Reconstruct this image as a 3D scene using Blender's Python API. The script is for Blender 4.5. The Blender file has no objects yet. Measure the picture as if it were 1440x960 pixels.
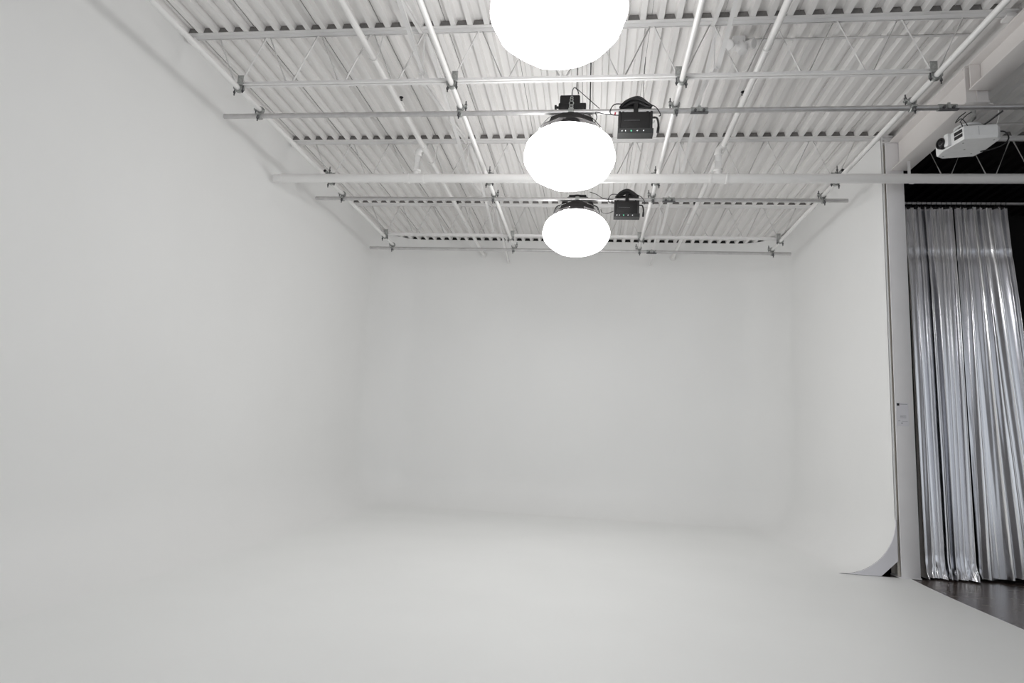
import bpy, bmesh, math, random
from mathutils import Vector, Matrix
random.seed(7)
S = bpy.context.scene
C = S.collection
PI = math.pi

# ---------------------------------------------------------------- camera
EYE = 1.2
F = 903.0
def _c(u, v): return Vector((u - 720.0, -(v - 480.0), -F))
ay = _c(829, 624).normalized()                      # world Y (towards the back wall) seen by the camera
ax = -_c(-6460, 246); ax = (ax - ay * ax.dot(ay)).normalized()
az = ax.cross(ay)
cd = bpy.data.cameras.new('camera'); cam = bpy.data.objects.new('camera', cd); C.objects.link(cam)
cd.sensor_width = 36.0; cd.lens = 36.0 * F / 1440.0; cd.clip_start = 0.05; cd.clip_end = 200
M4 = Matrix((ax, ay, az)).to_4x4(); M4.translation = Vector((0, 0, EYE)); cam.matrix_world = M4
S.camera = cam

# ---------------------------------------------------------------- world, exposure
W = bpy.data.worlds.new('world'); S.world = W; W.use_nodes = True
bg = W.node_tree.nodes['Background']; bg.inputs[0].default_value = (0.90, 0.95, 1.0, 1); bg.inputs[1].default_value = 0.75
S.view_settings.view_transform = 'Standard'; S.view_settings.look = 'None'
S.view_settings.gamma = 1.0; S.view_settings.use_curve_mapping = False
S.view_settings.exposure = 0.0
S.cycles.max_bounces = 16; S.cycles.diffuse_bounces = 10      # white room: most of its light is bounced
LANTERN = 13.5

# ---------------------------------------------------------------- materials
MATS = {}
def mat(name, col, rough=0.5, metal=0.0, noise=0.0, scale=8.0, bump=0.0, bscale=60.0, emit=None, aniso=0.0, stretch=(1, 1, 1)):
    m = bpy.data.materials.new(name); m.use_nodes = True; nt = m.node_tree
    b = nt.nodes['Principled BSDF']
    b.inputs['Base Color'].default_value = (*col, 1); b.inputs['Roughness'].default_value = rough; b.inputs['Metallic'].default_value = metal
    tc = nt.nodes.new('ShaderNodeTexCoord'); mp = nt.nodes.new('ShaderNodeMapping'); mp.inputs['Scale'].default_value = stretch
    nt.links.new(tc.outputs['Object'], mp.inputs['Vector'])
    if noise:
        n = nt.nodes.new('ShaderNodeTexNoise'); n.inputs['Scale'].default_value = scale; n.inputs['Detail'].default_value = 5
        nt.links.new(mp.outputs['Vector'], n.inputs['Vector'])
        r = nt.nodes.new('ShaderNodeMapRange'); r.inputs['From Min'].default_value = .3; r.inputs['From Max'].default_value = .7
        r.inputs['To Min'].default_value = 1 - noise; r.inputs['To Max'].default_value = 1 + noise
        nt.links.new(n.outputs['Fac'], r.inputs['Value'])
        mx = nt.nodes.new('ShaderNodeMix'); mx.data_type = 'RGBA'; mx.blend_type = 'MULTIPLY'; mx.inputs['Factor'].default_value = 1
        mx.inputs['A'].default_value = (*col, 1); nt.links.new(r.outputs['Result'], mx.inputs['B'])
        nt.links.new(mx.outputs['Result'], b.inputs['Base Color'])
    if bump:
        n2 = nt.nodes.new('ShaderNodeTexNoise'); n2.inputs['Scale'].default_value = bscale; n2.inputs['Detail'].default_value = 4
        nt.links.new(mp.outputs['Vector'], n2.inputs['Vector'])
        bp = nt.nodes.new('ShaderNodeBump'); bp.inputs['Strength'].default_value = bump; bp.inputs['Distance'].default_value = .01
        nt.links.new(n2.outputs['Fac'], bp.inputs['Height']); nt.links.new(bp.outputs['Normal'], b.inputs['Normal'])
    if emit:
        b.inputs['Emission Color'].default_value = (*emit[0], 1); b.inputs['Emission Strength'].default_value = emit[1]
    MATS[name] = m
    return m
mat('cyc', (.885, .885, .88), .55, noise=.012, scale=.7, bump=.03, bscale=25)
mat('floorpaint', (.875, .88, .872), .45, noise=.015, scale=.9, bump=.02, bscale=20)
mat('deck', (.825, .81, .80), .5, noise=.03, scale=2.0, stretch=(6, .6, 6))
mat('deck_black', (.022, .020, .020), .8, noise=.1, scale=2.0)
mat('joist', (.80, .79, .785), .45, noise=.02, scale=5)
mat('pipe_white', (.82, .81, .80), .28, noise=.02, scale=5)
mat('pipe_grey', (.58, .57, .57), .38, metal=.75, noise=.08, scale=12)
mat('galv', (.42, .43, .42), .42, metal=.85, noise=.25, scale=40)
mat('galv_dark', (.16, .16, .165), .45, metal=.8, noise=.2, scale=40)
mat('column', (.85, .835, .845), .45, noise=.02, scale=4, bump=.02, bscale=30)
mat('girder', (.82, .79, .775), .45, noise=.02, scale=3)
mat('primer', (.70, .67, .62), .55, noise=.03, scale=6)
mat('rubber', (.012, .011, .012), .45)
mat('black_plastic', (.007, .006, .0065), .6, noise=.15, scale=30, bump=.05, bscale=120)
mat('black_fabric', (.014, .012, .012), .85, noise=.2, scale=40, bump=.1, bscale=200)
mat('grey_panel', (.02, .02, .02), .4, metal=.2, noise=.1, scale=30)
mat('chrome', (.75, .75, .75), .2, metal=1.0)
mat('green_led', (.1, .5, .3), .4, emit=((.2, 1, .6), .2))
mat('red_plug', (.5, .02, .05), .4)
mat('shade', (.9, .9, .9), .7, bump=.05, bscale=30, emit=((1.0, 1.0, .992), LANTERN))
mat('shade_print', (.8, .8, .8), .7, emit=((.97, 1.0, .96), .86))
mat('white_plastic', (.82, .82, .82), .42, noise=.03, scale=20, bump=.03, bscale=150)
mat('lens_glass', (.01, .01, .012), .06)
mat('paper', (.80, .79, .83), .6)
mat('ink', (.012, .012, .015), .6)
mat('ink_grey', (.42, .42, .45), .6)
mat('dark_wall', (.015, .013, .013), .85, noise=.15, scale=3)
mat('grey_wall', (.55, .54, .54), .7, noise=.05, scale=2)
mat('roof', (.05, .05, .05), .9)
mat('shadow_grey', (.20, .19, .185), .9, noise=.2, scale=30)  # deck flute shade, painted onto added pieces
mat('shadow_black', (.02, .02, .02), .9)
def lantern_cloth():          # the lamp faces down into its cloth, so the belly glows more than the crown
    nt = MATS['shade'].node_tree; b = nt.nodes['Principled BSDF']
    g = nt.nodes.new('ShaderNodeNewGeometry'); sx = nt.nodes.new('ShaderNodeSeparateXYZ'); nt.links.new(g.outputs['True Normal'], sx.inputs[0])
    r = nt.nodes.new('ShaderNodeMapRange'); r.inputs['From Min'].default_value = -.8; r.inputs['From Max'].default_value = .8
    r.inputs['To Min'].default_value = LANTERN; r.inputs['To Max'].default_value = LANTERN * .5
    nt.links.new(sx.outputs['Z'], r.inputs['Value']); nt.links.new(r.outputs['Result'], b.inputs['Emission Strength'])
lantern_cloth()
def lame():
    m = mat('lame', (.86, .86, .88), .24, metal=1.0)
    nt = m.node_tree; b = nt.nodes['Principled BSDF']
    tc = nt.nodes.new('ShaderNodeTexCoord'); mp = nt.nodes.new('ShaderNodeMapping'); mp.inputs['Scale'].default_value = (9, 9, .45)
    nt.links.new(tc.outputs['Object'], mp.inputs['Vector'])
    n = nt.nodes.new('ShaderNodeTexNoise'); n.inputs['Scale'].default_value = 2.2; n.inputs['Detail'].default_value = 4; nt.links.new(mp.outputs['Vector'], n.inputs['Vector'])
    bp = nt.nodes.new('ShaderNodeBump'); bp.inputs['Strength'].default_value = .12; bp.inputs['Distance'].default_value = .010
    nt.links.new(n.outputs['Fac'], bp.inputs['Height']); nt.links.new(bp.outputs['Normal'], b.inputs['Normal'])
    r = nt.nodes.new('ShaderNodeMapRange'); r.inputs['To Min'].default_value = .10; r.inputs['To Max'].default_value = .24
    nt.links.new(n.outputs['Fac'], r.inputs['Value']); nt.links.new(r.outputs['Result'], b.inputs['Roughness'])
lame()
def wood():
    m = mat('wood', (.045, .034, .030), .2)
    nt = m.node_tree; b = nt.nodes['Principled BSDF']
    tc = nt.nodes.new('ShaderNodeTexCoord'); mp = nt.nodes.new('ShaderNodeMapping'); mp.inputs['Scale'].default_value = (1, 6, 1)
    nt.links.new(tc.outputs['Object'], mp.inputs['Vector'])
    n = nt.nodes.new('ShaderNodeTexNoise'); n.inputs['Scale'].default_value = 3; n.inputs['Detail'].default_value = 8; nt.links.new(mp.outputs['Vector'], n.inputs['Vector'])
    cr = nt.nodes.new('ShaderNodeValToRGB'); cr.color_ramp.elements[0].color = (.045, .033, .029, 1); cr.color_ramp.elements[1].color = (.11, .083, .072, 1)
    nt.links.new(n.outputs['Fac'], cr.inputs['Fac']); nt.links.new(cr.outputs['Color'], b.inputs['Base Color'])
    r = nt.nodes.new('ShaderNodeMapRange'); r.inputs['To Min'].default_value = .16; r.inputs['To Max'].default_value = .34
    nt.links.new(n.outputs['Fac'], r.inputs['Value']); nt.links.new(r.outputs['Result'], b.inputs['Roughness'])
wood()

# ---------------------------------------------------------------- mesh helpers
def box(bm, c, s, rot=None, bev=0.0):
    hx, hy, hz = s[0] / 2, s[1] / 2, s[2] / 2
    r = bmesh.ops.create_cube(bm, size=1.0, matrix=Matrix.Diagonal((s[0], s[1], s[2], 1)))
    vs = r['verts']
    if bev:
        es = list({e for v in vs for e in v.link_edges})
        g = bmesh.ops.bevel(bm, geom=es, offset=bev, segments=2, affect='EDGES', profile=.5)
        vs = list({v for f in g['faces'] for v in f.verts} | {v for v in vs if v.is_valid})
        seen = set(vs); st = list(vs)
        while st:
            v = st.pop()
            for e in v.link_edges:
                o = e.other_vert(v)
                if o not in seen: seen.add(o); st.append(o)
        vs = list(seen)
    m = Matrix.Translation(Vector(c)) @ (rot.to_4x4() if rot else Matrix.Identity(4))
    bmesh.ops.transform(bm, matrix=m, verts=vs)
    return vs
def frame(d):
    d = d.normalized(); up = Vector((0, 0, 1)) if abs(d.z) < .95 else Vector((0, 1, 0))
    a = d.cross(up).normalized(); b = a.cross(d).normalized()
    return a, b
def tube(bm, pts, r, seg=10, cap=True):
    pts = [Vector(p) for p in pts]; rings = []
    n = len(pts)
    rr = r if isinstance(r, (list, tuple)) else [r] * n
    pa = None
    for i, p in enumerate(pts):
        d = (pts[min(i + 1, n - 1)] - pts[max(i - 1, 0)])
        if d.length < 1e-9: d = Vector((0, 0, 1))
        a, b = frame(d)
        if pa is not None:                     # keep the frame from twisting
            a = (pa - d.normalized() * pa.dot(d.normalized()))
            if a.length < 1e-6: a, b = frame(d)
            a.normalize(); b = a.cross(d.normalized()) * -1
        pa = a
        rings.append([bm.verts.new(p + (a * math.cos(2 * PI * k / seg) + b * math.sin(2 * PI * k / seg)) * rr[i]) for k in range(seg)])
    for i in range(n - 1):
        for k in range(seg):
            bm.faces.new((rings[i][k], rings[i][(k + 1) % seg], rings[i + 1][(k + 1) % seg], rings[i + 1][k]))
    if cap:
        bm.faces.new(rings[0]); bm.faces.new(rings[-1])
def smooth_path(pts, sub=6):
    pts = [Vector(p) for p in pts]; out = []
    P = [pts[0]] + pts + [pts[-1]]
    for i in range(1, len(P) - 2):
        p0, p1, p2, p3 = P[i - 1], P[i], P[i + 1], P[i + 2]
        for k in range(sub):
            t = k / sub
            out.append(.5 * ((2 * p1) + (p2 - p0) * t + (2 * p0 - 5 * p1 + 4 * p2 - p3) * t * t + (3 * p1 - p0 - 3 * p2 + p3) * t ** 3))
    out.append(pts[-1]); return out
def lathe(bm, c, axis, prof, seg=20, cap=True):
    """prof: list of (distance along axis, radius)"""
    c = Vector(c); axis = Vector(axis).normalized(); a, b = frame(axis); rings = []
    for (h, r) in prof:
        rings.append([bm.verts.new(c + axis * h + (a * math.cos(2 * PI * k / seg) + b * math.sin(2 * PI * k / seg)) * max(r, 1e-4)) for k in range(seg)])
    for i in range(len(rings) - 1):
        for k in range(seg):
            bm.faces.new((rings[i][k], rings[i][(k + 1) % seg], rings[i + 1][(k + 1) % seg], rings[i + 1][k]))
    if cap: bm.faces.new(rings[0]); bm.faces.new(rings[-1])
def prism(bm, poly, axis, a0, a1):
    """poly of 2-tuples in the two other axes (in x,y,z order), extruded on axis from a0 to a1"""
    def pt(p, a):
        return {'x': (a, p[0], p[1]), 'y': (p[0], a, p[1]), 'z': (p[0], p[1], a)}[axis]
    A = [bm.verts.new(pt(p, a0)) for p in poly]; B = [bm.verts.new(pt(p, a1)) for p in poly]
    n = len(poly)
    bm.faces.new(A); bm.faces.new(B)
    for i in range(n): bm.faces.new((A[i], A[(i + 1) % n], B[(i + 1) % n], B[i]))
def wpos(o):
    v = Vector((0, 0, 0))
    while o is not None: v += o.location; o = o.parent
    return v
def obj(name, bm, m, parent=None, smooth=False, recenter=True):
    bmesh.ops.recalc_face_normals(bm, faces=bm.faces)
    me = bpy.data.meshes.new(name)
    o = bpy.data.objects.new(name, me); C.objects.link(o)
    if parent is not None:
        o.parent = parent
        off = wpos(parent)
    elif recenter:
        xs = [v.co for v in bm.verts]
        lo = Vector([min(v[i] for v in xs) for i in range(3)]); hi = Vector([max(v[i] for v in xs) for i in range(3)])
        off = Vector(((lo.x + hi.x) / 2, (lo.y + hi.y) / 2, lo.z)); o.location = off
    else: off = Vector((0, 0, 0))
    for v in bm.verts: v.co -= off
    bm.to_mesh(me); bm.free()
    me.materials.append(MATS[m])
    if smooth == 'auto':
        me.polygons.foreach_set('use_smooth', [True] * len(me.polygons))
        me.set_sharp_from_angle(angle=math.radians(40))
    elif smooth:
        me.polygons.foreach_set('use_smooth', [True] * len(me.polygons))
    return o
def tag(o, label=None, cat=None, group=None, kind=None):
    if label: o['label'] = label
    if cat: o['category'] = cat
    if group: o['group'] = group
    if kind: o['kind'] = kind
    return o
def thing(name, label, cat, loc, group=None):
    o = bpy.data.objects.new(name, None); C.objects.link(o); o.location = loc; o.empty_display_size = .1
    return tag(o, label, cat, group)
def part(name, m, parent, fn, smooth='auto'):
    bm = bmesh.new(); fn(bm); return obj(name, bm, m, parent, smooth)
def copy_tree(o, parent=None):
    c = o.copy(); C.objects.link(c); c.parent = parent
    for ch in list(o.children): copy_tree(ch, c)
    return c
def struct(name, bm, m, label, parent=None, smooth=False):
    o = obj(name, bm, m, parent, smooth, recenter=False)
    if parent is None: tag(o, label, None, None, 'structure')
    return o

# ================================================================ STRUCTURE
XL, XR, YB = -3.95, 3.20, 11.40        # cyclorama walls
YF = -4.0                              # studio is open behind the camera
ZD = 4.85                              # underside of the roof deck
RP, RC = .75, .58                      # plan radius of the corners, radius of the floor cove
YE = 7.36                              # end of the short wall, at the column

def plan():
    L = [((XL, y), (1, 0)) for y in (YF, 0, 4, 8, YB - RP - .001)]
    A = []
    for k in range(0, 25):
        t = PI / 2 * k / 24
        A.append(((XL + RP - RP * math.cos(t), YB - RP + RP * math.sin(t)), (math.cos(t), -math.sin(t))))
    for x in (-2, 0, 1.5): A.append(((x, YB), (0, -1)))
    for k in range(0, 25):
        t = PI / 2 * k / 24
        A.append(((XR - RP + RP * math.sin(t), YB - RP + RP * math.cos(t)), (-math.sin(t), -math.cos(t))))
    Rr = [((XR, y), (-1, 0)) for y in (YB - RP, 9, 8, YE)]
    L[-1] = A[0]; Rr[0] = A[-1]
    return L, A, Rr
PL, PA, PR = plan()
def sweep(path):
    bm = bmesh.new(); NC = 36; cols = []
    for (p, n) in path:
        col = []
        for k in range(NC + 1):
            t = PI / 2 * k / NC
            d = RC * (1 - math.sin(t)); z = RC * (1 - math.cos(t))
            col.append(bm.verts.new((p[0] + n[0] * d, p[1] + n[1] * d, z)))
        for z in (1.2, 2.4, 3.6, ZD): col.append(bm.verts.new((p[0], p[1], z)))
        cols.append(col)
    for i in range(len(cols) - 1):
        for k in range(len(cols[0]) - 1):
            bm.faces.new((cols[i][k], cols[i + 1][k], cols[i + 1][k + 1], cols[i][k + 1]))
    return bm
struct('wall_left', sweep(PL), 'cyc', 'long seamless white cyclorama wall opposite the silver curtain', smooth=True)
wb = struct('wall_back', sweep(PA), 'cyc', 'white cyclorama back wall with rounded corners and floor cove', smooth=True)
wr = struct('wall_right', sweep(PR), 'cyc', 'short white cyclorama wall ending at the steel column', smooth=True)
# cut end of the cove, a white panel with a diagonal lower edge
bm = bmesh.new(); poly = []
for k in range(0, 25):
    t = PI / 2 * k / 24
    poly.append((XR - RC * (1 - math.sin(t)), RC * (1 - math.cos(t)) - .002))
poly += [(XR + .008, RC), (XR + .008, .165), (XR - .16, .004)]
poly[0] = (XR - RC, .003)
prism(bm, poly, 'y', YE - .012, YE)
struct('end_panel', bm, 'paper', None, wr)
bm = bmesh.new(); box(bm, (XR + .0095, YE + .005, (RC + ZD) / 2), (.019, .01, ZD - RC)); struct('edge_trim', bm, 'cyc', None, wr)
bm = bmesh.new(); box(bm, (3.232, YE + .04, 2.42), (.026, .02, 4.84)); struct('edge_stud', bm, 'primer', None, wr)

bm = bmesh.new()
inner = [(p[0] + n[0] * RC, p[1] + n[1] * RC) for (p, n) in PL[:-1] + PA + PR[1:]]
edge = [(3.325, YE), (3.312, 7.2), (3.292, 6.95), (3.274, 6.6), (3.262, 6.2), (3.256, 5.5), (3.256, YF)]
bm.faces.new([bm.verts.new((x, y, 0)) for (x, y) in inner + edge])
struct('floor', bm, 'floorpaint', 'white painted seamless studio floor')
bm = bmesh.new(); bm.faces.new([bm.verts.new(p) for p in ((2.7, YF, -.004), (8.5, YF, -.004), (8.5, 12, -.004), (2.7, 12, -.004))])
struct('floor_wood', bm, 'wood', 'dark brown glossy wooden floor in front of the silver curtain')

# dark neighbouring room and added unseen walls that keep outside light out
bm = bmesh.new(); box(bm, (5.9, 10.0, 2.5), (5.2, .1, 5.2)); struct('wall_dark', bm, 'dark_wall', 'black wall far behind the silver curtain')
bm = bmesh.new(); box(bm, (8.55, 4.0, 2.5), (.1, 16, 5.2)); struct('wall_side', bm, 'grey_wall', 'grey wall of the neighbouring bay')
bm = bmesh.new(); box(bm, (3.28, 9.9, 2.44), (.05, 4.6, 4.8)); struct('wall_partition', bm, 'dark_wall', 'dark back of the short cyclorama wall')
bm = bmesh.new(); box(bm, (-.35, 12.15, 2.5), (7.6, .1, 5.2)); struct('wall_light_block', bm, 'roof', 'added unseen dark wall behind the cyclorama, blocking light')
bm = bmesh.new(); box(bm, (-4.12, 4.0, 2.5), (.1, 16, 5.2)); struct('wall_light_block_side', bm, 'roof', 'added unseen dark wall behind the long cyclorama wall, blocking light')

# roof deck: every sheet is a panel of four ribs
bm = bmesh.new(); box(bm, (2.2, 4.05, ZD + .11), (12.8, 16.3, .1))  # unseen dark slab added above the sheets to stop light leaking through seams
ceil = struct('ceiling', bm, 'roof', 'white corrugated steel roof deck')
PITCH, FD = .1524, .050
def deck_panel(x0, nrib, y0, y1, m):
    bm = bmesh.new(); pts = []
    for k in range(nrib):
        x = x0 + k * PITCH
        pts += [(x + .000, ZD + FD), (x + .038, ZD + FD), (x + .052, ZD), (x + .100, ZD), (x + .114, ZD + FD)]
    pts.append((x0 + nrib * PITCH - .0025, ZD + FD))
    pts[0] = (x0 + .001, ZD + FD)
    A = [bm.verts.new((p[0], y0, p[1])) for p in pts]; B = [bm.verts.new((p[0], y1, p[1])) for p in pts]
    for i in range(len(pts) - 1): bm.faces.new((A[i], A[i + 1], B[i + 1], B[i]))
    # turned-down lip along the side lap
    e0 = bm.verts.new((pts[-1][0], y0, ZD + FD - .009)); e1 = bm.verts.new((pts[-1][0], y1, ZD + FD - .009))
    bm.faces.new((A[-1], e0, e1, B[-1]))
    return struct('deck_panel', bm, m, None, ceil)
X0 = -3.85
deck_panel(X0 - 2 * PITCH, 2, YF, 12.05, 'deck')
k = 0
while X0 + k * .6096 < 8.4:
    x = X0 + k * .6096
    if x < 3.1: deck_panel(x, 4, YF, 12.05, 'deck')
    else:
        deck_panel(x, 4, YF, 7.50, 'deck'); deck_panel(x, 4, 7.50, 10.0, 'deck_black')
    k += 1

# ================================================================ STEELWORK
JY = [3.02, 5.20, 7.38, 9.55]
ZT0, ZT1 = 4.808, ZD - .001
ZB = 4.345
def joist(y, xa, xb, label, nodes0, pitch, m='joist', bottom=(None, None)):
    t = thing('roof_joist', label, 'joist', ((xa + xb) / 2, y, ZB - .02), 'white open web roof joists')
    def top(bm):
        for s in (-1, 1):
            box(bm, ((xa + xb) / 2, y + s * .0275, ZT1 - .004), (xb - xa, .040, .008))
            box(bm, ((xa + xb) / 2, y + s * .010, (ZT0 + ZT1) / 2 - .002), (xb - xa, .005, ZT1 - ZT0 - .006))
    part('top_chord', m, t, top)
    ba, bb = bottom
    def bot(bm):
        for s in (-1, 1):
            box(bm, ((ba + bb) / 2, y + s * .020, ZB - .016), (bb - ba, .026, .006))
            box(bm, ((ba + bb) / 2, y + s * .010, ZB + .001), (bb - ba, .005, .028))
    part('bottom_chord', m, t, bot)
    x = nodes0
    while x < bb + .01:
        for s in (-1, 1):
            x1 = x + s * pitch / 2
            if xa + .05 < x1 < xb - .05:
                part('web_bar', m, t, lambda bm: tube(bm, [(x + s * .03, y, ZB + .01), (x1 - s * .012, y, ZT0 + .02)], .0085, 6))
        x += pitch
    for xx in (xa, xb):
        part('bearing_seat', m, t, lambda bm: box(bm, (xx - .045 * (1 if xx > 0 else -1), y, ZT0 - .012), (.09, .09, .022)))
    return t
jl = ['white open web roof joist over the lantern with the printed mark', 'white open web roof joist just in front of the projector pipe',
      'white open web roof joist ending at the steel column', 'white open web roof joist closest to the back wall']
JT = []
for y, l in zip(JY, jl): JT.append(joist(y, XL + .03, 3.33, l, -3.365, .505, bottom=(-3.40, 2.75)))
JT.append(joist(7.40, 3.48, 8.4, 'white open web roof joist above the silver curtain', 3.90, .465, bottom=(3.75, 8.2)))
joist(5.22, 3.48, 8.4, 'white open web roof joist in the bay beyond the girder', 3.90, .465, bottom=(3.75, 8.2))

# dark pieces added as painted shade in flutes over joists and back wall
def shadow_mesh(m):
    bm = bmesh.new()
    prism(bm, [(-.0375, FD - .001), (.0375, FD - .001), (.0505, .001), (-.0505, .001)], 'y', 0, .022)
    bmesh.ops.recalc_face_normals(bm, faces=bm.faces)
    me = bpy.data.meshes.new('flute_shadow'); bm.to_mesh(me); bm.free(); me.materials.append(MATS[m]); return me
CM = shadow_mesh('shadow_grey'); CMB = shadow_mesh('shadow_black')
def flute_shadows(parent, y, xa, xb, me):
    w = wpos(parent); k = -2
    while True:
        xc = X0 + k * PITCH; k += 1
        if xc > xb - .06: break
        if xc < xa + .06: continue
        o = bpy.data.objects.new('flute_shadow', me); C.objects.link(o); o.parent = parent; o.location = Vector((xc, y, ZD)) - w
for j in JT[1:4]: flute_shadows(j, wpos(j).y - .044, XL + .03, 3.30, CM)
flute_shadows(JT[4], 7.36, 3.5, 6.0, CM)
flute_shadows(wb, YB + .01, XL + .45, XR - .45, CMB)
# cross bracing between the joists
BR = ['slim white brace sloping up', 'slim white brace sloping down']
BJ = ['over the marked lantern', 'above the projector pipe', 'behind the water main', 'to the back wall']
BK = ['joist over the marked lantern', 'joist before the projector pipe', 'joist ending at the column', 'joist closest to the back wall']
for x, nm in ((-1.61, 'long wall side'), (.955, 'curtain side')):
    ys = JY + [11.39]
    for i in range(4):
        for up in (0, 1):
            za, zb = (ZT0 - .012, ZB + .045) if up else (ZB + .045, ZT0 - .012)
            if i == 3 and up == 0: continue
            dx = .022 if up else -.022
            ya, yb = ys[i] + .02, ys[i + 1] - .02
            if i == 3: zb = 4.42; yb = 11.385
            def f(bm):
                p = Vector((x + dx, ya, za)); q = Vector((x + dx, yb, zb)); d = q - p
                r = d.to_track_quat('Y', 'Z').to_matrix()
                box(bm, (p + q) / 2, (.034, d.length, .004), r); box(bm, (p + q) / 2 + Vector((.015, 0, .015)), (.004, d.length, .032), r)
            bm = bmesh.new(); f(bm)
            tag(obj('cross_brace', bm, 'joist', None), BR[up] + ' ' + BJ[i] + ', ' + nm, 'brace', 'joist bracing ' + nm)
    for y, bk in zip(JY, BK):
        bm = bmesh.new(); box(bm, (x, y + .02, (ZT0 + ZB) / 2 + .02), (.012, .006, ZT0 - ZB - .02)); box(bm, (x, y - .012, ZB + .045), (.03, .05, .02)); tube(bm, [(x, y - .05, ZB + .045), (x, y + .03, ZB + .045)], .008, 6)
        tag(obj('brace_bracket', bm, 'joist', None), 'white upright brace bracket on the ' + bk + ', ' + nm, 'bracket', 'brace brackets ' + nm)

# girder above the opening: a deeper length at the column, a shallower length towards the open bay
def girder(y0, y1, zb, x0, x1, label, stiff):
    t = thing('steel_girder', label, 'girder', ((x0 + x1) / 2, (y0 + y1) / 2, zb))
    xc = (x0 + x1) / 2; yc = (y0 + y1) / 2; L = y1 - y0; zt = 4.775
    part('bottom_flange', 'girder', t, lambda bm: box(bm, (xc, yc, zb + .008), (x1 - x0, L, .016), bev=.002))
    part('top_flange', 'girder', t, lambda bm: box(bm, (xc, yc, zt - .008), (x1 - x0, L, .016), bev=.002))
    part('web', 'girder', t, lambda bm: box(bm, (xc, yc, (zb + zt) / 2), (.012, L, zt - zb - .03)))
    for y in stiff:
        for s in (-1, 1):
            part('stiffener', 'girder', t, lambda bm: box(bm, (xc + s * .052, y, (zb + zt) / 2), (.084, .012, zt - zb - .034)))
girder(5.835, 7.32, 4.42, 3.275, 3.475, 'deeper white steel girder resting at the column', (5.85,))
girder(YF + .3, 5.815, 4.52, 3.29, 3.485, 'shallower white steel girder running into the open bay', (5.79,))
# H-section column
t = thing('steel_column', 'white painted steel column at the end of the short wall', 'column', (3.31, 7.43, 0))
part('flange', 'column', t, lambda bm: box(bm, (3.322, 7.337, 2.38), (.186, .014, 4.758), bev=.003))
part('flange', 'primer', t, lambda bm: box(bm, (3.315, 7.527, 2.38), (.20, .014, 4.758), bev=.003))['label'] = 'beige rear flange'
part('web', 'primer', t, lambda bm: box(bm, (3.260, 7.432, 2.38), (.010, .174, 4.758)))
part('base_plate', 'column', t, lambda bm: box(bm, (3.315, 7.43, .006), (.215, .205, .012)))
part('cap_plate', 'column', t, lambda bm: box(bm, (3.315, 7.43, 4.768), (.215, .215, .012)))

# notice on the column
t = thing('paper_notice', 'white paper notice with small black square taped to the column', 'notice', (3.30, 7.327, 1.555))
part('sheet', 'paper', t, lambda bm: box(bm, (3.300, 7.3285, 1.68), (.120, .002, .246)))
yy = 7.327
part('logo_square', 'ink', t, lambda bm: box(bm, (3.258, yy, 1.786), (.026, .001, .026)))
part('printed_line', 'ink_grey', t, lambda bm: [box(bm, (3.314, yy, 1.790), (.074, .001, .006))], False)
part('printed_line', 'ink_grey', t, lambda bm: [box(bm, (3.305, yy, 1.668 - .011 * k), (.06, .001, .004)) for k in range(3)], False)
part('printed_line', 'ink_grey', t, lambda bm: [box(bm, (3.318, yy, 1.608), (.06, .001, .003)), box(bm, (3.264, yy, 1.612), (.018, .001, .006))], False)
part('printed_dot', 'ink_grey', t, lambda bm: lathe(bm, (3.290, yy - .0005, 1.588), (0, 1, 0), [(0, .008), (.001, .008)], 10), False)

# ================================================================ RIG PIPES
ZL, ZC, PRAD = 4.302, 4.242, .0242
LX = [-3.347, -1.323, .682, 2.700]
CY = [3.55, 5.60, 7.78, 9.98]
ll = ['white lengthwise rig pipe along the long cyclorama wall', 'white lengthwise rig pipe on the long wall side of the lanterns',
      'white lengthwise rig pipe beside the black control boxes', 'white lengthwise rig pipe beside the steel girder']
def pipe(name, a, b, r, m, label, cat, group=None, seg=16):
    t = thing(name, label, cat, ((a[0] + b[0]) / 2, (a[1] + b[1]) / 2, min(a[2], b[2]) - r), group)
    d = (Vector(b) - Vector(a)).normalized()
    part('pipe', m, t, lambda bm: lathe(bm, a, d, [(0, r * .8), (.001, r), ((Vector(b) - Vector(a)).length - .001, r), ((Vector(b) - Vector(a)).length, r * .8)], seg))
    for p, s in ((Vector(a), -1), (Vector(b), 1)):
        part('end_cap', 'galv_dark', t, lambda bm: lathe(bm, p, d * s, [(-.002, r * .78), (.0012, r * .78)], seg))
    return t
for x, l in zip(LX, ll): pipe('rig_pipe', (x, 2.6, ZL), (x, 10.13, ZL), PRAD, 'pipe_white', l, 'pipe', 'lengthwise rig pipes')
for x0, x1, y, l in ((-3.73, 2.98, CY[0], 'grey steel cross pipe carrying the lantern with the printed mark'),
                     (-3.725, 5.4, CY[1], 'long grey steel cross pipe running past the white projector'),
                     (-3.72, 2.985, CY[2], 'grey steel cross pipe carrying the lantern nearest the back wall'),
                     (-3.74, 2.975, CY[3], 'grey steel cross pipe close to the back wall, without a lantern')):
    pipe('cross_pipe', (x0, y, ZC), (x1, y, ZC), PRAD, 'pipe_grey', l, 'pipe', 'cross pipes')

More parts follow.
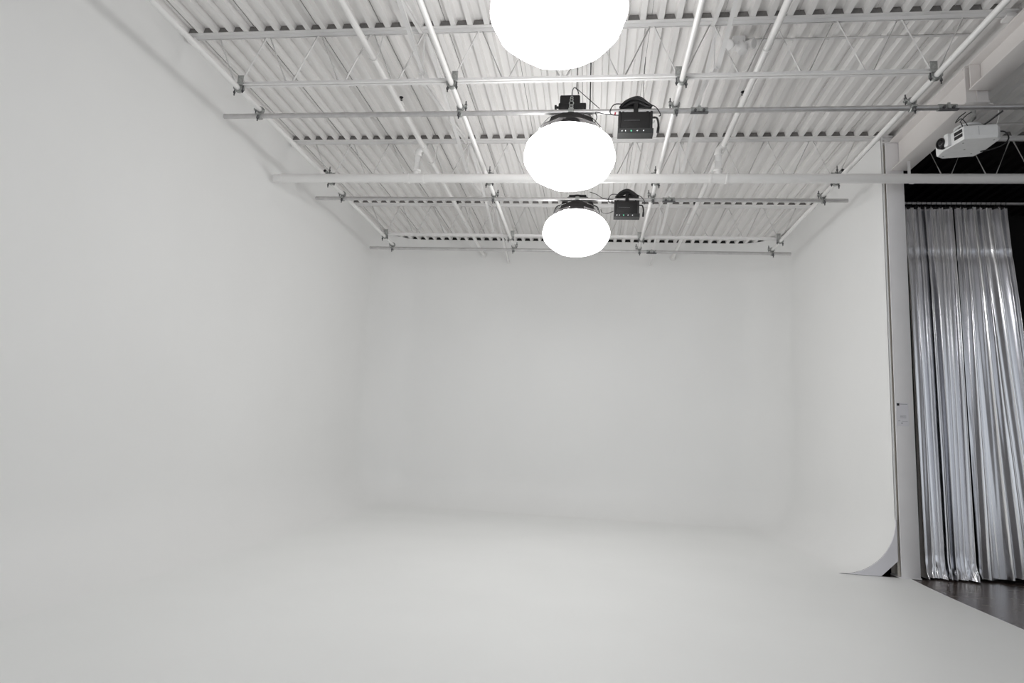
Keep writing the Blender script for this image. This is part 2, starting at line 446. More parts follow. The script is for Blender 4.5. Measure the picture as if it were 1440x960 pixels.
def beam_clamp_proto(stub):
    t = thing('beam_clamp', 'galvanised clamp hanging a lengthwise rig pipe from a roof joist', 'clamp', (0, 0, ZL), 'joist clamps')
    def sad(bm):
        pts = [(.0325 * math.cos(a), 0, ZL + .0325 * math.sin(a)) for a in [PI * (-.02 + 1.04 * k / 12) + PI for k in range(13)]]
        for yo in (-.014, 0, .014): tube(bm, [(p[0], yo, p[2]) for p in pts], .0075, 6)
        box(bm, (.036, 0, ZL + .004), (.016, .05, .03)); box(bm, (-.036, 0, ZL + .004), (.016, .05, .03))
    part('saddle', 'galv', t, sad)
    def plate(bm):
        box(bm, (.034, -.046, ZL + .058), (.056, .007, .09), bev=.002); box(bm, (.034, -.026, ZL + .032), (.05, .05, .008))
    part('hook_plate', 'galv', t, plate)
    part('bolt', 'galv_dark', t, lambda bm: (tube(bm, [(-.034, -.012, ZL + .02), (-.034, -.012, ZL - .075)], .0065, 6), lathe(bm, (-.034, -.012, ZL - .05), (0, 0, 1), [(0, .012), (.014, .012)], 6)))
    part('bolt', 'galv_dark', t, lambda bm: (tube(bm, [(.046, -.012, ZL + .02), (.046, -.012, ZL - .05)], .0065, 6), lathe(bm, (.046, -.012, ZL - .035), (0, 0, 1), [(0, .012), (.012, .012)], 6)))
    if stub:
        part('stub_tube', 'galv', t, lambda bm: lathe(bm, (-.02, -.17, ZL + .075), (0, 1, 0), [(0, .019), (.002, .0225), (.13, .0225)], 12))
        part('tube_bore', 'rubber', t, lambda bm: lathe(bm, (-.02, -.1715, ZL + .075), (0, 1, 0), [(0, .017), (.004, .017)], 12))
        part('bolt', 'galv_dark', t, lambda bm: (tube(bm, [(.02, -.12, ZL + .06), (.02, -.12, ZL + .15)], .006, 6), lathe(bm, (.02, -.12, ZL + .095), (0, 0, 1), [(0, .013), (.012, .013)], 6)))
        part('swivel_body', 'galv', t, lambda bm: box(bm, (.008, -.085, ZL + .06), (.07, .07, .05), bev=.006))
    return t
def swivel_proto():
    t = thing('swivel_clamp', 'galvanised swivel clamp joining a cross pipe to a lengthwise pipe', 'clamp', (0, 0, ZC), 'swivel clamps on the pipe grid')
    def ring(bm, axis, z, o):
        for k in range(3):
            off = (k - 1) * .013
            pts = []
            for j in range(15):
                a = 2 * PI * j / 14
                if axis == 'y': pts.append((.0315 * math.cos(a), off + o, z + .0315 * math.sin(a)))
                else: pts.append((off + o, .0315 * math.cos(a), z + .0315 * math.sin(a)))
            tube(bm, pts, .0068, 6)
    part('upper_ring', 'galv', t, lambda bm: ring(bm, 'y', ZL, 0))
    part('lower_ring', 'galv', t, lambda bm: ring(bm, 'x', ZC, 0))
    part('ear', 'galv', t, lambda bm: box(bm, (-.045, 0, ZL + .006), (.034, .045, .02), bev=.003))
    part('ear', 'galv', t, lambda bm: box(bm, (0, -.042, ZC - .004), (.045, .03, .02), bev=.003))
    part('bolt', 'galv_dark', t, lambda bm: (tube(bm, [(-.05, 0, ZL - .03), (-.05, 0, ZL + .065)], .0065, 6), lathe(bm, (-.05, 0, ZL + .02), (0, 0, 1), [(0, .0135), (.013, .0135)], 6)))
    part('bolt', 'galv_dark', t, lambda bm: (tube(bm, [(.004, -.046, ZC + .02), (.004, -.046, ZC - .075)], .0065, 6), lathe(bm, (.004, -.046, ZC - .05), (0, 0, 1), [(0, .0135), (.02, .0135)], 6)))
    return t
PN = ['along the long wall', 'long wall side of lanterns', 'beside control boxes', 'beside the girder']
CN = ['marked lantern pipe', 'projector pipe', 'last lantern pipe', 'pipe close to the back wall']
first = {}
for j, y in enumerate(JY):
    stub = j == 2
    for i, x in enumerate(LX):
        if stub not in first: o = first[stub] = beam_clamp_proto(stub)
        else: o = copy_tree(first[stub])
        o.location = (x, y, ZL)
        if i in (2, 3): o.scale = (-1, 1, 1)
        o['label'] = ('clamp with open stub tube above the water main' if stub else 'galvanised clamp on the ' + BK[j]) + ', pipe ' + PN[i]
        if stub: o['group'] = 'stub tube clamps'
sw = None
for cn, y in zip(CN, CY):
    for i, x in enumerate(LX):
        if sw is None: o = sw = swivel_proto()
        else: o = copy_tree(sw)
        o.location = (x, y, ZC); o['label'] = 'swivel clamp, ' + cn + ' and pipe ' + PN[i]
        if i in (1,): o.scale = (-1, 1, 1)
# splice couplers
def coupler(x, y, label):
    t = thing('pipe_coupler', label, 'coupler', (x, y, ZC - .03))
    part('sleeve', 'galv', t, lambda bm: lathe(bm, (x - .075, y, ZC), (1, 0, 0), [(0, .0246), (.0005, .031), (.1495, .031), (.15, .0246)], 14, False))
    part('flange_bar', 'galv_dark', t, lambda bm: box(bm, (x, y - .026, ZC - .034), (.155, .03, .008)))
    for s in (-1, 1):
        part('bolt', 'galv_dark', t, lambda bm: lathe(bm, (x + s * .038, y - .026, ZC - .012), (0, -1, 0), [(0, .014), (.016, .014), (.017, .008), (.026, .008)], 6))
    part('bridge', 'galv', t, lambda bm: box(bm, (x, y - .03, ZC + .004), (.022, .012, .05)))
coupler(.89, CY[1], 'galvanised splice coupler beside the larger black control box')
coupler(2.985, CY[1], 'galvanised splice coupler above the white projector')
coupler(.876, CY[2], 'galvanised splice coupler on the pipe of the lantern nearest the back wall')
coupler(.871, CY[3], 'galvanised splice coupler on the pipe close to the back wall')

# ================================================================ SPRINKLER PIPEWORK
YM, ZM, RM = 7.0, 4.19, .052
t = thing('water_main', 'thick white sprinkler main crossing in front of the column', 'pipe', (0, YM, ZM - RM))
part('pipe', 'pipe_white', t, lambda bm: lathe(bm, (-3.80, YM, ZM), (1, 0, 0), [(0, RM), (12.2, RM)], 24))
part('wall_flange', 'pipe_white', t, lambda bm: lathe(bm, (-3.90, YM, ZM), (1, 0, 0), [(0, .05), (.08, .05), (.085, RM + .004), (.12, RM + .004)], 24))
def tee(bm, x):
    lathe(bm, (x - .10, YM, ZM), (1, 0, 0), [(0, RM + .009), (.022, RM + .009), (.024, RM + .003), (.176, RM + .003), (.178, RM + .009), (.20, RM + .009)], 24)
    lathe(bm, (x, YM, ZM), (0, 0, 1), [(0, .04), (.075, .04), (.078, .05), (.10, .05), (.101, .036)], 20)
for x in (-2.133, 1.325): part('tee', 'pipe_white', t, lambda bm: tee(bm, x))
def strap(bm):
    x = 3.345
    pts = [(x, YM + (RM + .006) * math.cos(a), ZM + (RM + .006) * math.sin(a)) for a in [PI * (0 - k / 14) for k in range(15)]]
    pts = [(x, YM + RM + .006, 4.418)] + pts
    for a, b in zip(pts[:-1], pts[1:]):
        va = [bm.verts.new((a[0] - .016, a[1], a[2])), bm.verts.new((a[0] + .016, a[1], a[2])), bm.verts.new((b[0] + .016, b[1], b[2])), bm.verts.new((b[0] - .016, b[1], b[2]))]
        bm.faces.new(va)
    bmesh.ops.remove_doubles(bm, verts=bm.verts, dist=1e-5)
part('strap_hanger', 'pipe_white', t, strap)
ZS = 4.565
def branch(xb, xr, label):
    t = thing('sprinkler_branch', label, 'pipe', (xb, 7, ZS - .03), 'sprinkler branch pipes')
    part('pipe', 'pipe_white', t, lambda bm: lathe(bm, (xb, 1.5, ZS), (0, 1, 0), [(0, .029), (9.87, .029)], 14))
    if abs(xb - xr) > .02:
        pts = [(xr, YM, ZM + .102), (xr, YM, ZS - .07)] + [(xr + .07 * (1 - math.cos(a)) * (1 if xb > xr else -1), YM, ZS - .07 + .07 * math.sin(a)) for a in [PI / 2 * k / 8 for k in range(1, 9)]] + [(xb, YM, ZS)]
    else:
        pts = [(xr, YM, ZM + .102), (xb, YM, ZS)]
    part('riser', 'pipe_white', t, lambda bm: tube(bm, pts, .036, 14))
    part('elbow_collar', 'pipe_white', t, lambda bm: (lathe(bm, (xr, YM, ZS - .10), (0, 0, 1), [(0, .036), (.002, .043), (.028, .043), (.03, .036)], 16), lathe(bm, (xb, YM - .06, ZS), (0, 1, 0), [(0, .030), (.002, .039), (.118, .039), (.12, .030)], 16)))
    for y in (5.2, 7.38, 9.55):
        def hk(bm):
            pts = [(xb + .075, y - .03, ZT0 - .01), (xb + .05, y - .03, ZS + .05)] + [(xb + .036 * math.cos(a), y - .03, ZS + .036 * math.sin(a)) for a in [PI * (.1 - 1.0 * k / 8) for k in range(9)]]
            tube(bm, pts, .005, 6)
        part('hook_hanger', 'pipe_white', t, hk)
    for y in (3.2, 6.03, 8.95):
        h = part('head_fitting', 'pipe_white', t, lambda bm: lathe(bm, (xb, y, ZS), (0, 0, 1), [(0, .034), (.034, .034), (.036, .02), (.05, .02)], 12))
        def head(bm):
            lathe(bm, (xb, y, ZS + .046), (0, 0, 1), [(0, .011), (.02, .011), (.022, .006), (.05, .006), (.052, .022), (.056, .022)], 12)
            for s in (-1, 1): tube(bm, [(xb + s * .012, y, ZS + .06), (xb + s * .016, y, ZS + .08), (xb, y, ZS + .1)], .003, 5)
        part('sprinkler_head', 'rubber', h, head)
    part('wall_plate', 'pipe_white', t, lambda bm: lathe(bm, (xb, 11.34, ZS), (0, 1, 0), [(0, .026), (.02, .05), (.04, .055)], 16))
    return t
branch(-2.062, -2.133, 'white sprinkler branch pipe with side elbow on the long wall side')
branch(1.375, 1.325, 'white sprinkler branch pipe between black control boxes and girder')

# flood lamp fitting and conduit on the deck
t = thing('flood_lamp', 'white twin flood lamp fitting under the deck beside a joist', 'lamp', (1.20, 5.42, 4.70))
part('box', 'joist', t, lambda bm: box(bm, (1.20, 5.45, 4.80), (.11, .11, .09), bev=.01))
for x, z, d in ((1.10, 4.745, (-.5, -.6, -.45)), (1.30, 4.75, (.6, -.5, -.3))):
    part('lamp_head', 'joist', t, lambda bm: lathe(bm, (1.2 + (x - 1.2) * .4, 5.43, 4.78), d, [(0, .018), (.05, .028), (.085, .043), (.105, .046), (.11, .04)], 16))
part('sensor_cup', 'joist', t, lambda bm: lathe(bm, (1.215, 5.40, 4.78), (.05, -.25, -.9), [(0, .025), (.05, .03), (.06, .046), (.10, .05), (.12, .04), (.125, .02)], 16))
bm = bmesh.new(); tube(bm, [(1.25, 5.455, 4.832), (3.2, 5.455, 4.832)], .0125, 8)
tag(obj('conduit', bm, 'joist', smooth='auto'), 'thin white conduit running from the flood lamp to the girder', 'conduit')
bm = bmesh.new(); tube(bm, [(3.49, 6.6, 4.60), (8.4, 6.6, 4.60)], .014, 8)
tag(obj('conduit', bm, 'joist', smooth='auto'), 'thin white conduit behind the projector in the far bay', 'conduit')

# ================================================================ LANTERNS
def lantern(cx, cy, cz, label, seed, mark=False, boxed=False):
    rnd = random.Random(seed)
    t = thing('lantern_light', label, 'light', (cx, cy, cz - .295), 'white lantern softboxes under the pipe grid')
    A, B, NG = .422, .297, 16
    wob = [1 + rnd.uniform(-.018, .018) for _ in range(NG)]; wz = [rnd.uniform(-.012, .012) for _ in range(NG)]
    def shade(bm):
        NS, NR = NG * 4, 24; rings = []
        for i in range(NR + 1):
            ph = -PI / 2 + PI * i / NR * .93
            ring = []
            for k in range(NS):
                g = k / 4; g0 = int(g) % NG; fr = g - int(g)
                w = wob[g0] * (1 - fr) + wob[(g0 + 1) % NG] * fr
                wzz = wz[g0] * (1 - fr) + wz[(g0 + 1) % NG] * fr
                gore = 1 - .022 * math.sin(PI * fr) * math.cos(ph)
                a = 2 * PI * k / NS
                cr = max(math.cos(ph), 0) ** .92
                r = A * cr * gore * (1 + (w - 1) * abs(math.sin(2 * ph)))
                ring.append(bm.verts.new((cx + r * math.cos(a), cy + r * math.sin(a), cz + (B if ph < 0 else B * .87) * math.sin(ph) + wzz * math.cos(ph) ** 2)))
            rings.append(ring)
        for i in range(NR):
            for k in range(NS): bm.faces.new((rings[i][k], rings[i][(k + 1) % NS], rings[i + 1][(k + 1) % NS], rings[i + 1][k]))
        bmesh.ops.remove_doubles(bm, verts=bm.verts, dist=1e-4)
    part('shade', 'shade', t, shade, True)
    if mark:
        def mk(bm):
            pts = []
            for k in range(41):
                a = 2 * PI * k / 40 + .35
                if 18 < k < 22: continue
                x = .05 * math.cos(a); z = .024 * math.sin(a) * (1.1 + .35 * math.cos(a))
                pts.append((x, z))
            def srf(px, d):
                # point on the shade's underside facing the studio entrance
                ph = -1.02 + d * 2.6
                r = A * math.cos(ph) ** .92 * .99
                an = -PI / 2 + px / r
                return (cx + r * math.cos(an) * 1.012, cy + r * math.sin(an) * 1.012, cz + B * math.sin(ph) * 1.012)
            tube(bm, [srf(*p) for p in pts[:19]], .0035, 5); tube(bm, [srf(*p) for p in pts[20:]], .0035, 5)
            tube(bm, [srf(-.016, -.010), srf(.016, .012)], .003, 5)
        part('printed_mark', 'shade_print', t, mk)
    zt = cz + .232
    # black skirt round the lamp mount
    def skirt(bm):
        lathe(bm, (cx, cy, zt), (0, 0, 1), [(0, .290), (.012, .280), (.055, .220), (.094, .205), (.10, .19), (.105, .05)], 10, False)
    part('skirt', 'black_fabric', t, skirt)
    part('lamp_mount', 'black_plastic', t, lambda bm: lathe(bm, (cx, cy, zt + .03), (0, 0, 1), [(0, .09), (.12, .09), (.135, .075), (.14, .03)], 16))
    def yoke(bm):
        pts = [(cx + .185 * math.cos(a), cy + .075, zt + .12 + .145 * math.sin(a)) for a in [PI * k / 14 for k in range(15)]]
        for a, b in zip(pts[:-1], pts[1:]):
            m = (Vector(a) + Vector(b)) / 2; d = Vector(b) - Vector(a)
            box(bm, m, (.01, .05, d.length + .006), d.to_track_quat('Z', 'Y').to_matrix())
        box(bm, (cx, cy + .06, zt + .245), (.22, .02, .07), bev=.006)
    part('yoke', 'black_plastic', t, yoke)
    def clampf(bm):
        pts = [(cx, cy + .0325 * math.cos(a), ZC + .0325 * math.sin(a)) for a in [2 * PI * k / 14 for k in range(15)]]
        for o in (-.012, 0, .012): tube(bm, [(p[0] + o, p[1], p[2]) for p in pts], .007, 6)
        box(bm, (cx, cy - .03, ZC), (.05, .02, .05), bev=.004); lathe(bm, (cx, cy - .03, ZC - .075), (0, 0, 1), [(0, .01), (.01, .016), (.03, .016), (.035, .009), (.06, .009)], 10)
    part('pipe_clamp', 'galv', t, clampf)
    for s in (-1, 1):
        part('spreader_rod', 'chrome', t, lambda bm: tube(bm, smooth_path([(cx + s * .12, cy - .22, zt + .06), (cx + s * .2, cy - .18, zt + .045), (cx + s * .29, cy - .05, zt + .01)]), .004, 6))
        if not boxed: part('strap', 'rubber', t, lambda bm: tube(bm, smooth_path([(cx + s * .17, cy - .11, zt + .085), (cx + s * .25, cy - .10, zt + .06), (cx + s * .285, cy - .06, zt - .01)]), .008, 6))
    if boxed:
        b = part('driver_box', 'black_plastic', t, lambda bm: box(bm, (cx - .02, cy + .15, ZC + .15), (.19, .13, .15), bev=.012))
        part('knob', 'black_plastic', b, lambda bm: lathe(bm, (cx - .115, cy + .13, ZC + .12), (-1, 0, 0), [(0, .012), (.03, .012), (.031, .024), (.05, .024)], 12))
        part('side_block', 'black_plastic', b, lambda bm: box(bm, (cx + .005, cy + .11, ZC + .10), (.26, .08, .07), bev=.008))
        part('cable_arm', 'rubber', b, lambda bm: tube(bm, smooth_path([(cx + .12, cy + .13, ZC + .07), (cx + .165, cy + .14, ZC + .08), (cx + .17, cy + .15, ZC + .2), (cx + .165, cy + .15, ZD)], 4), .006, 6))
        def chain(bm):
            for k, (r, z) in enumerate(((.016, .015), (.016, .05), (.02, .09), (.014, .135), (.012, .165))):
                pts = [(cx + r * math.cos(a), cy - .035 + .07 * k / 4, ZC + z + r * 1.1 * math.sin(a)) for a in [2 * PI * j / 12 for j in range(13)]]
                tube(bm, pts, .0045, 6)
        part('safety_chain', 'galv', b, chain)
        part('hook', 'galv_dark', b, lambda bm: tube(bm, smooth_path([(cx, cy + .07, ZC + .19), (cx + .0, cy + .08, ZC + .26), (cx + .02, cy + .09, ZC + .30), (cx + .05, cy + .09, ZC + .27), (cx + .06, cy + .1, ZC + .24)]), .005, 6))
        part('safety_cable', 'rubber', b, lambda bm: tube(bm, [(cx + .04, cy + .1, ZD), (cx + .04, cy + .09, ZC + .29), (cx + .26, cy + .02, ZC + .045)], .004, 6))
    return t
lantern(-.272, 3.55, 3.80, 'glowing white lantern softbox with a faint printed mark underneath', 3, mark=True)
lantern(-.270, 5.60, 3.81, 'glowing white lantern softbox hanging between the two other lanterns', 5, boxed=True)
lantern(-.252, 7.78, 3.815, 'glowing white lantern softbox hanging nearest the back wall', 9)

# ================================================================ CONTROL BOXES
def control_box(cx, cy, label, big):
    t = thing('control_box', label, 'control box', (cx, cy, ZC - .25), 'black lantern control boxes')
    z1 = ZC - .045; w, d, h = .30, .12, .165
    body = part('body', 'black_plastic', t, lambda bm: box(bm, (cx, cy - .02, z1 - h / 2), (w, d, h), bev=.008))
    for s in (-1, 1):
        part('corner_guard', 'rubber', body, lambda bm: box(bm, (cx + s * (w / 2 - .008), cy - .02, z1 - h / 2), (.022, d + .012, h + .012), bev=.006))
    part('label_plate', 'galv_dark', body, lambda bm: box(bm, (cx - .03, cy - .0815, z1 - .085), (.14, .003, .004)))
    pan = part('connector_panel', 'grey_panel', t, lambda bm: prism(bm, [(cy - .07, z1 - h - .038), (cy - .085, z1 - h + .002), (cy + .04, z1 - h + .002), (cy + .04, z1 - h - .038)], 'x', cx - w / 2 - .006, cx + w / 2 + .012))
    for k, dx in enumerate((-.115, -.085, -.035, .02, .075)):
        part('connector', 'green_led' if k == 2 else 'chrome', pan, lambda bm: lathe(bm, (cx + dx, cy - .076, z1 - h - .018), (0, -1, -.35), [(0, .007), (.006, .007), (.007, .005)], 10))
    def br(bm):
        box(bm, (cx + .005, cy + .0, ZC + .02), (.042, .075, .1), bev=.006); box(bm, (cx, cy + .0, z1 + .008), (.24, .05, .012))
        for s in (-1, 1): box(bm, (cx + s * .11, cy - .03, z1 + .008), (.02, .03, .03))
    part('hanging_bracket', 'black_plastic', t, br)
    rnd = random.Random(int(cx * 100 + cy))
    for k in range(11):
        a0 = rnd.uniform(-.02, .02); hh = rnd.uniform(.075, .125); ww = rnd.uniform(.10, .145); yo = rnd.uniform(-.03, .06)
        part('coiled_cable', 'rubber', t, lambda bm: tube(bm, smooth_path([(cx - ww, cy + yo, ZC + .03), (cx - ww * .6, cy + yo, ZC + hh * .75), (cx + a0, cy + yo - .01, ZC + hh), (cx + ww * .65, cy + yo, ZC + hh * .7), (cx + ww, cy + yo, ZC + .03), (cx + a0, cy + yo + .03, ZC + .045), (cx - ww, cy + yo, ZC + .03)], 5), .011, 7))
    part('power_lead', 'rubber', t, lambda bm: tube(bm, smooth_path([(cx + .10, cy - .02, ZC + .07), (cx + .18, cy - .04, ZC + .02), (cx + .225, cy - .05, ZC - .06), (cx + .21, cy - .05, ZC - .075)], 5), .0045, 6))
    part('data_lead', 'rubber', t, lambda bm: tube(bm, smooth_path([(cx - .10, cy - .02, ZC + .06), (cx - .19, cy - .04, ZC + .05), (cx - .23, cy - .05, ZC - .02), (cx - .21, cy - .05, ZC - .055), (cx - .15, cy - .05, z1 - .02)], 5), .005, 6))
    part('plug', 'red_plug' if big else 'rubber', t, lambda bm: lathe(bm, (cx - .185, cy - .05, z1 - .012), (.25, 0, 1), [(0, .007), (.022, .007)], 8))
    part('handle_strap', 'rubber', t, lambda bm: tube(bm, smooth_path([(cx + .155, cy - .06, z1 - .05), (cx + .19, cy - .07, z1 - .06), (cx + .205, cy - .07, z1 - .12), (cx + .20, cy - .07, z1 - .20)], 5), [.009] * 12 + [.012] * 3 + [.013], 8))
    part('side_latch', 'chrome', t, lambda bm: (box(bm, (cx + .163, cy - .03, z1 - .03), (.03, .03, .012)), box(bm, (cx + .163, cy - .03, z1 - .075), (.025, .03, .01))))
control_box(.318, CY[1], 'black control box with a red plug hanging beside the lantern', True)
control_box(.362, CY[2], 'black control box without red plug, nearest the back wall', False)
def cable(pts, label, r=.004):
    bm = bmesh.new(); tube(bm, smooth_path(pts, 7), r, 6)
    return tag(obj('cable', bm, 'rubber', smooth='auto'), label, 'cable')
cable([(.10, CY[1] - .05, ZC - .055), (.02, CY[1] - .05, ZC - .045), (-.04, CY[1] - .05, ZC - .03), (-.03, CY[1] - .06, ZC - .09), (-.055, CY[1] - .07, ZC - .155)], 'thin black cable from the red plug control box to its lantern')
cable([(.20, CY[2] - .03, ZC - .01), (.08, CY[2] - .03, ZC - .0), (-.02, CY[2] - .03, ZC + .06), (-.10, CY[2], ZC + .10)], 'thin black cable from back control box over the pipe to lantern')
cable([(.205, CY[2] - .05, ZC - .17), (.12, CY[2] - .06, ZC - .205), (.06, CY[2] - .06, ZC - .19), (.045, CY[2] - .06, ZC - .15)], 'thin black cable sagging below the back control box')
cable([(.40, CY[1] + .03, ZC + .09), (.395, CY[1] + .06, ZC + .3), (.41, CY[1] + .1, ZD - .002)], 'thin black cable rising from the red plug control box to the deck', .003)

# ================================================================ PROJECTOR
t = thing('projector', 'white ceiling projector hung below the girder with black lens', 'projector', (3.3, 5.93, 4.02))
outl = [(3.185, 5.735), (3.445, 5.705), (3.487, 5.745), (3.487, 6.00), (3.455, 6.10), (3.20, 6.145), (3.14, 6.11), (3.128, 5.985)]
def rounded(poly, s, c=(3.31, 5.93)): return [(c[0] + (p[0] - c[0]) * s, c[1] + (p[1] - c[1]) * s) for p in poly]
def pbody(bm):
    lv = [(4.020, .955), (4.028, .985), (4.048, 1.0), (4.125, 1.0), (4.140, .98), (4.146, .93)]
    rings = [[bm.verts.new((p[0], p[1], z)) for p in rounded(outl, s)] for z, s in lv]
    n = len(outl)
    for i in range(len(rings) - 1):
        for k in range(n): bm.faces.new((rings[i][k], rings[i][(k + 1) % n], rings[i + 1][(k + 1) % n], rings[i + 1][k]))
    bm.faces.new(rings[0]); bm.faces.new(rings[-1])
body = part('body', 'white_plastic', t, pbody, False)
# grille openings on the front, beside the lens (front faces -x)
fa, fb = Vector((3.185, 5.735, 0)), Vector((3.128, 5.985, 0)); fd = (fb - fa).normalized(); fn = Vector((-fd.y, fd.x, 0))
if fn.x > 0: fn = -fn
frot = Matrix((fd, fn, Vector((0, 0, 1)))).transposed()
for z in (4.066, 4.106):
    part('vent', 'rubber', body, lambda bm: box(bm, fa + fd * .062 + fn * .0005 + Vector((0, 0, z)), (.090, .006, .030), frot))
part('front_frame', 'white_plastic', t, lambda bm: box(bm, fa + fd * .175 + fn * .012 + Vector((0, 0, 4.085)), (.05, .03, .115), frot, bev=.004))
part('lens', 'black_plastic', t, lambda bm: lathe(bm, fa + fd * .235 + fn * -.02 + Vector((0, 0, 4.082)), fn, [(0, .05), (.055, .05), (.06, .046), (.062, .04), (.05, .034), (.045, .02)], 24))
part('lens_glass', 'lens_glass', t, lambda bm: lathe(bm, fa + fd * .235 + fn * .03 + Vector((0, 0, 4.082)), fn, [(0, .035), (.006, .03), (.01, .018), (.011, .002)], 20))
for p in ((3.19, 6.09), (3.40, 6.03), (3.44, 5.76), (3.30, 5.95), (3.22, 5.82)):
    part('screw', 'galv', t, lambda bm: lathe(bm, (p[0], p[1], 4.0215), (0, 0, -1), [(0, .008), (.003, .008), (.004, .005)], 10))
part('rear_panel', 'rubber', t, lambda bm: box(bm, (3.4875, 5.86, 4.085), (.006, .22, .075)))
part('side_seam', 'ink_grey', t, lambda bm: box(bm, (3.30, 5.7205, 4.09), (.002, .004, .08), Matrix.Rotation(-.115, 3, 'Z')))
mount = part('mount_plate', 'white_plastic', t, lambda bm: (lathe(bm, (3.31, 5.90, 4.19), (0, 0, 1), [(0, .05), (.004, .10), (.014, .11), (.02, .10)], 20), tube(bm, [(3.31, 5.90, 4.14), (3.31, 5.90, 4.2)], .03, 12), box(bm, (3.37, 5.86, 4.160), (.03, .03, .04))))
part('drop_pole', 'galv', t, lambda bm: tube(bm, [(3.31, 5.90, 4.205), (3.365, 5.90, 4.30), (3.365, 5.90, 4.42)], .022, 12))
for x, y in ((3.22, 5.84), (3.40, 5.98)): part('mount_foot', 'rubber', mount, lambda bm: box(bm, (x, y, 4.158), (.035, .03, .03)))
part('power_cable', 'rubber', t, lambda bm: tube(bm, smooth_path([(3.487, 5.78, 4.11), (3.545, 5.78, 4.105), (3.585, 5.80, 4.06), (3.57, 5.84, 4.02), (3.52, 5.92, 4.012), (3.45, 5.98, 4.016)], 6), .006, 6))
part('signal_cable', 'rubber', t, lambda bm: tube(bm, smooth_path([(3.22, 5.80, 4.14), (3.17, 5.74, 4.17), (3.13, 5.68, 4.15), (3.16, 5.64, 4.19), (3.2, 5.63, 4.215)], 6), .004, 6))
part('signal_cable', 'rubber', t, lambda bm: tube(bm, smooth_path([(3.25, 5.78, 4.145), (3.21, 5.74, 4.165), (3.15, 5.70, 4.19), (3.08, 5.66, 4.13), (3.10, 5.64, 4.17), (3.15, 5.63, 4.212)], 6), .004, 6))
part('signal_cable', 'rubber', t, lambda bm: tube(bm, smooth_path([(3.34, 5.80, 4.145), (3.38, 5.74, 4.17), (3.42, 5.66, 4.2), (3.45, 5.63, 4.225)], 6), .007, 6))
part('white_cable', 'pipe_white', t, lambda bm: tube(bm, smooth_path([(3.46, 5.86, 4.14), (3.50, 5.82, 4.19), (3.505, 5.78, 4.26), (3.50, 5.80, 4.36), (3.48, 5.85, 4.418)], 6), .004, 6))

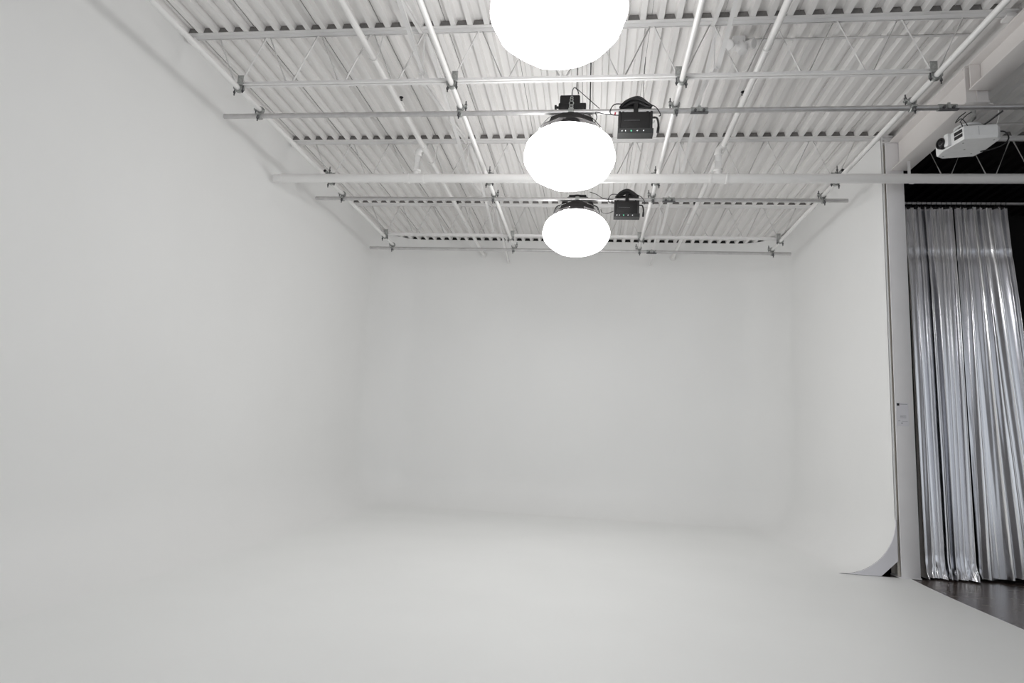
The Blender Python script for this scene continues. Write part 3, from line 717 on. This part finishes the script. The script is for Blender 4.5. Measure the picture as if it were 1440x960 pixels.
# ================================================================ SILVER CURTAIN
YC = 7.60
pipe('curtain_rod', (3.42, YC, 4.145), (8.2, YC, 4.145), .016, 'pipe_grey', 'grey steel rod carrying the silver curtain', 'rod', seg=12)
def curtain(xa, xb, ba, bb, ybot, zlo, label, seed, folds):
    rnd = random.Random(seed)
    t = thing('curtain', label, 'curtain', ((xa + xb) / 2, YC, max(zlo, 0)), 'silver curtain panels')
    NU, NV = 320, 72
    ph = [rnd.uniform(0, 6.28) for _ in range(10)]
    def spread(n, lo, hi):                         # irregular fold widths
        w = [rnd.uniform(lo, hi) for _ in range(n)]; tot = sum(w); c = [0]
        for a in w: c.append(c[-1] + a / tot)
        return c
    top = spread(folds, .7, 1.3); bot = spread(folds, .5, 1.6)
    amp = [rnd.uniform(.5, 1.25) for _ in range(folds)]
    skew = [rnd.uniform(.32, .68) for _ in range(folds)]
    minor = [rnd.choice((0, 1, 1, 2)) for _ in range(folds)]
    def fab(bm):
        rows = []
        for j in range(NV + 1):
            v = j / NV; z = 4.085 + (zlo - 4.085) * v
            k = v ** .8
            cum = [a + (b - a) * k + (.012 * math.sin(3 * v + ph[0] + i) if 0 < i < folds else 0) for i, (a, b) in enumerate(zip(top, bot))]
            row = []
            for i in range(NU + 1):
                u = i / NU
                fi = 0
                while fi < folds - 1 and u > cum[fi + 1]: fi += 1
                f = min(1, max(0, (u - cum[fi]) / (cum[fi + 1] - cum[fi])))
                # skewed pleat: steep flank and soft flank
                g = f / (2 * skew[fi]) if f < skew[fi] else .5 + (f - skew[fi]) / (2 * (1 - skew[fi]))
                s = .5 - .5 * math.cos(2 * PI * g)
                op = .6 + .4 * min(1, v * 4)
                y = -amp[fi] * .10 * s * op
                y -= .008 * minor[fi] * math.sin(PI * f) * math.sin(2 * PI * f * (1 + minor[fi]) + ph[1] + 2 * v) * op
                pin = max(0, 1 - v * 7)
                y += .014 * pin * math.sin(2 * PI * f * 2 + ph[4])
                y += .004 * math.sin(u * folds * 7 + 5 * v + ph[5]) * (.3 + .7 * v) * math.sin(2 * v + ph[6])
                x = (xa + (xb - xa) * u) * (1 - v ** 1.2) + (ba + (bb - ba) * u) * v ** 1.2
                cr = max(0, (v - .95) / .05)
                zz = z
                if zlo <= .03:
                    y += cr * cr * (-.030 - .035 * math.sin(u * 17 + ph[7]) ** 2) + cr * .020 * math.sin(u * 53 + v * 70) + cr * .014 * math.sin(v * 190 + u * 41)
                    zz += cr * .02 * (1 - cr) * math.sin(u * 47 + ph[8])
                else: zz += .016 * v * math.sin(u * 9 + ph[7])
                if abs(v - .139) < .008: y += .011
                row.append(bm.verts.new((x, YC + y + ybot * v + .010, max(zz, .004))))
            rows.append(row)
        for j in range(NV):
            for i in range(NU): bm.faces.new((rows[j][i], rows[j][i + 1], rows[j + 1][i + 1], rows[j + 1][i]))
    part('fabric', 'lame', t, fab, True)
    part('header_tape', 'black_fabric', t, lambda bm: box(bm, ((xa + xb) / 2, YC + .016, 4.096), (xb - xa, .010, .024)))
    n = int((xb - xa) / .05)
    for k in range(n):
        x = xa + (k + .5) * (xb - xa) / n
        part('hook', 'rubber', t, lambda bm: (tube(bm, [(x, YC + .021 * math.cos(a), 4.145 + .021 * math.sin(a)) for a in [2 * PI * j / 10 for j in range(11)]], .003, 5), tube(bm, [(x, YC, 4.124), (x, YC + .01, 4.085)], .004, 5)))
    return t
curtain(3.475, 4.058, 3.46, 4.036, -.10, .012, 'silver lame curtain panel next to the column, bunched on the floor', 4, 7)
curtain(4.062, 4.635, 4.041, 4.86, -.06, .035, 'silver lame curtain panel beside the dark opening, hem off the floor', 21, 7)
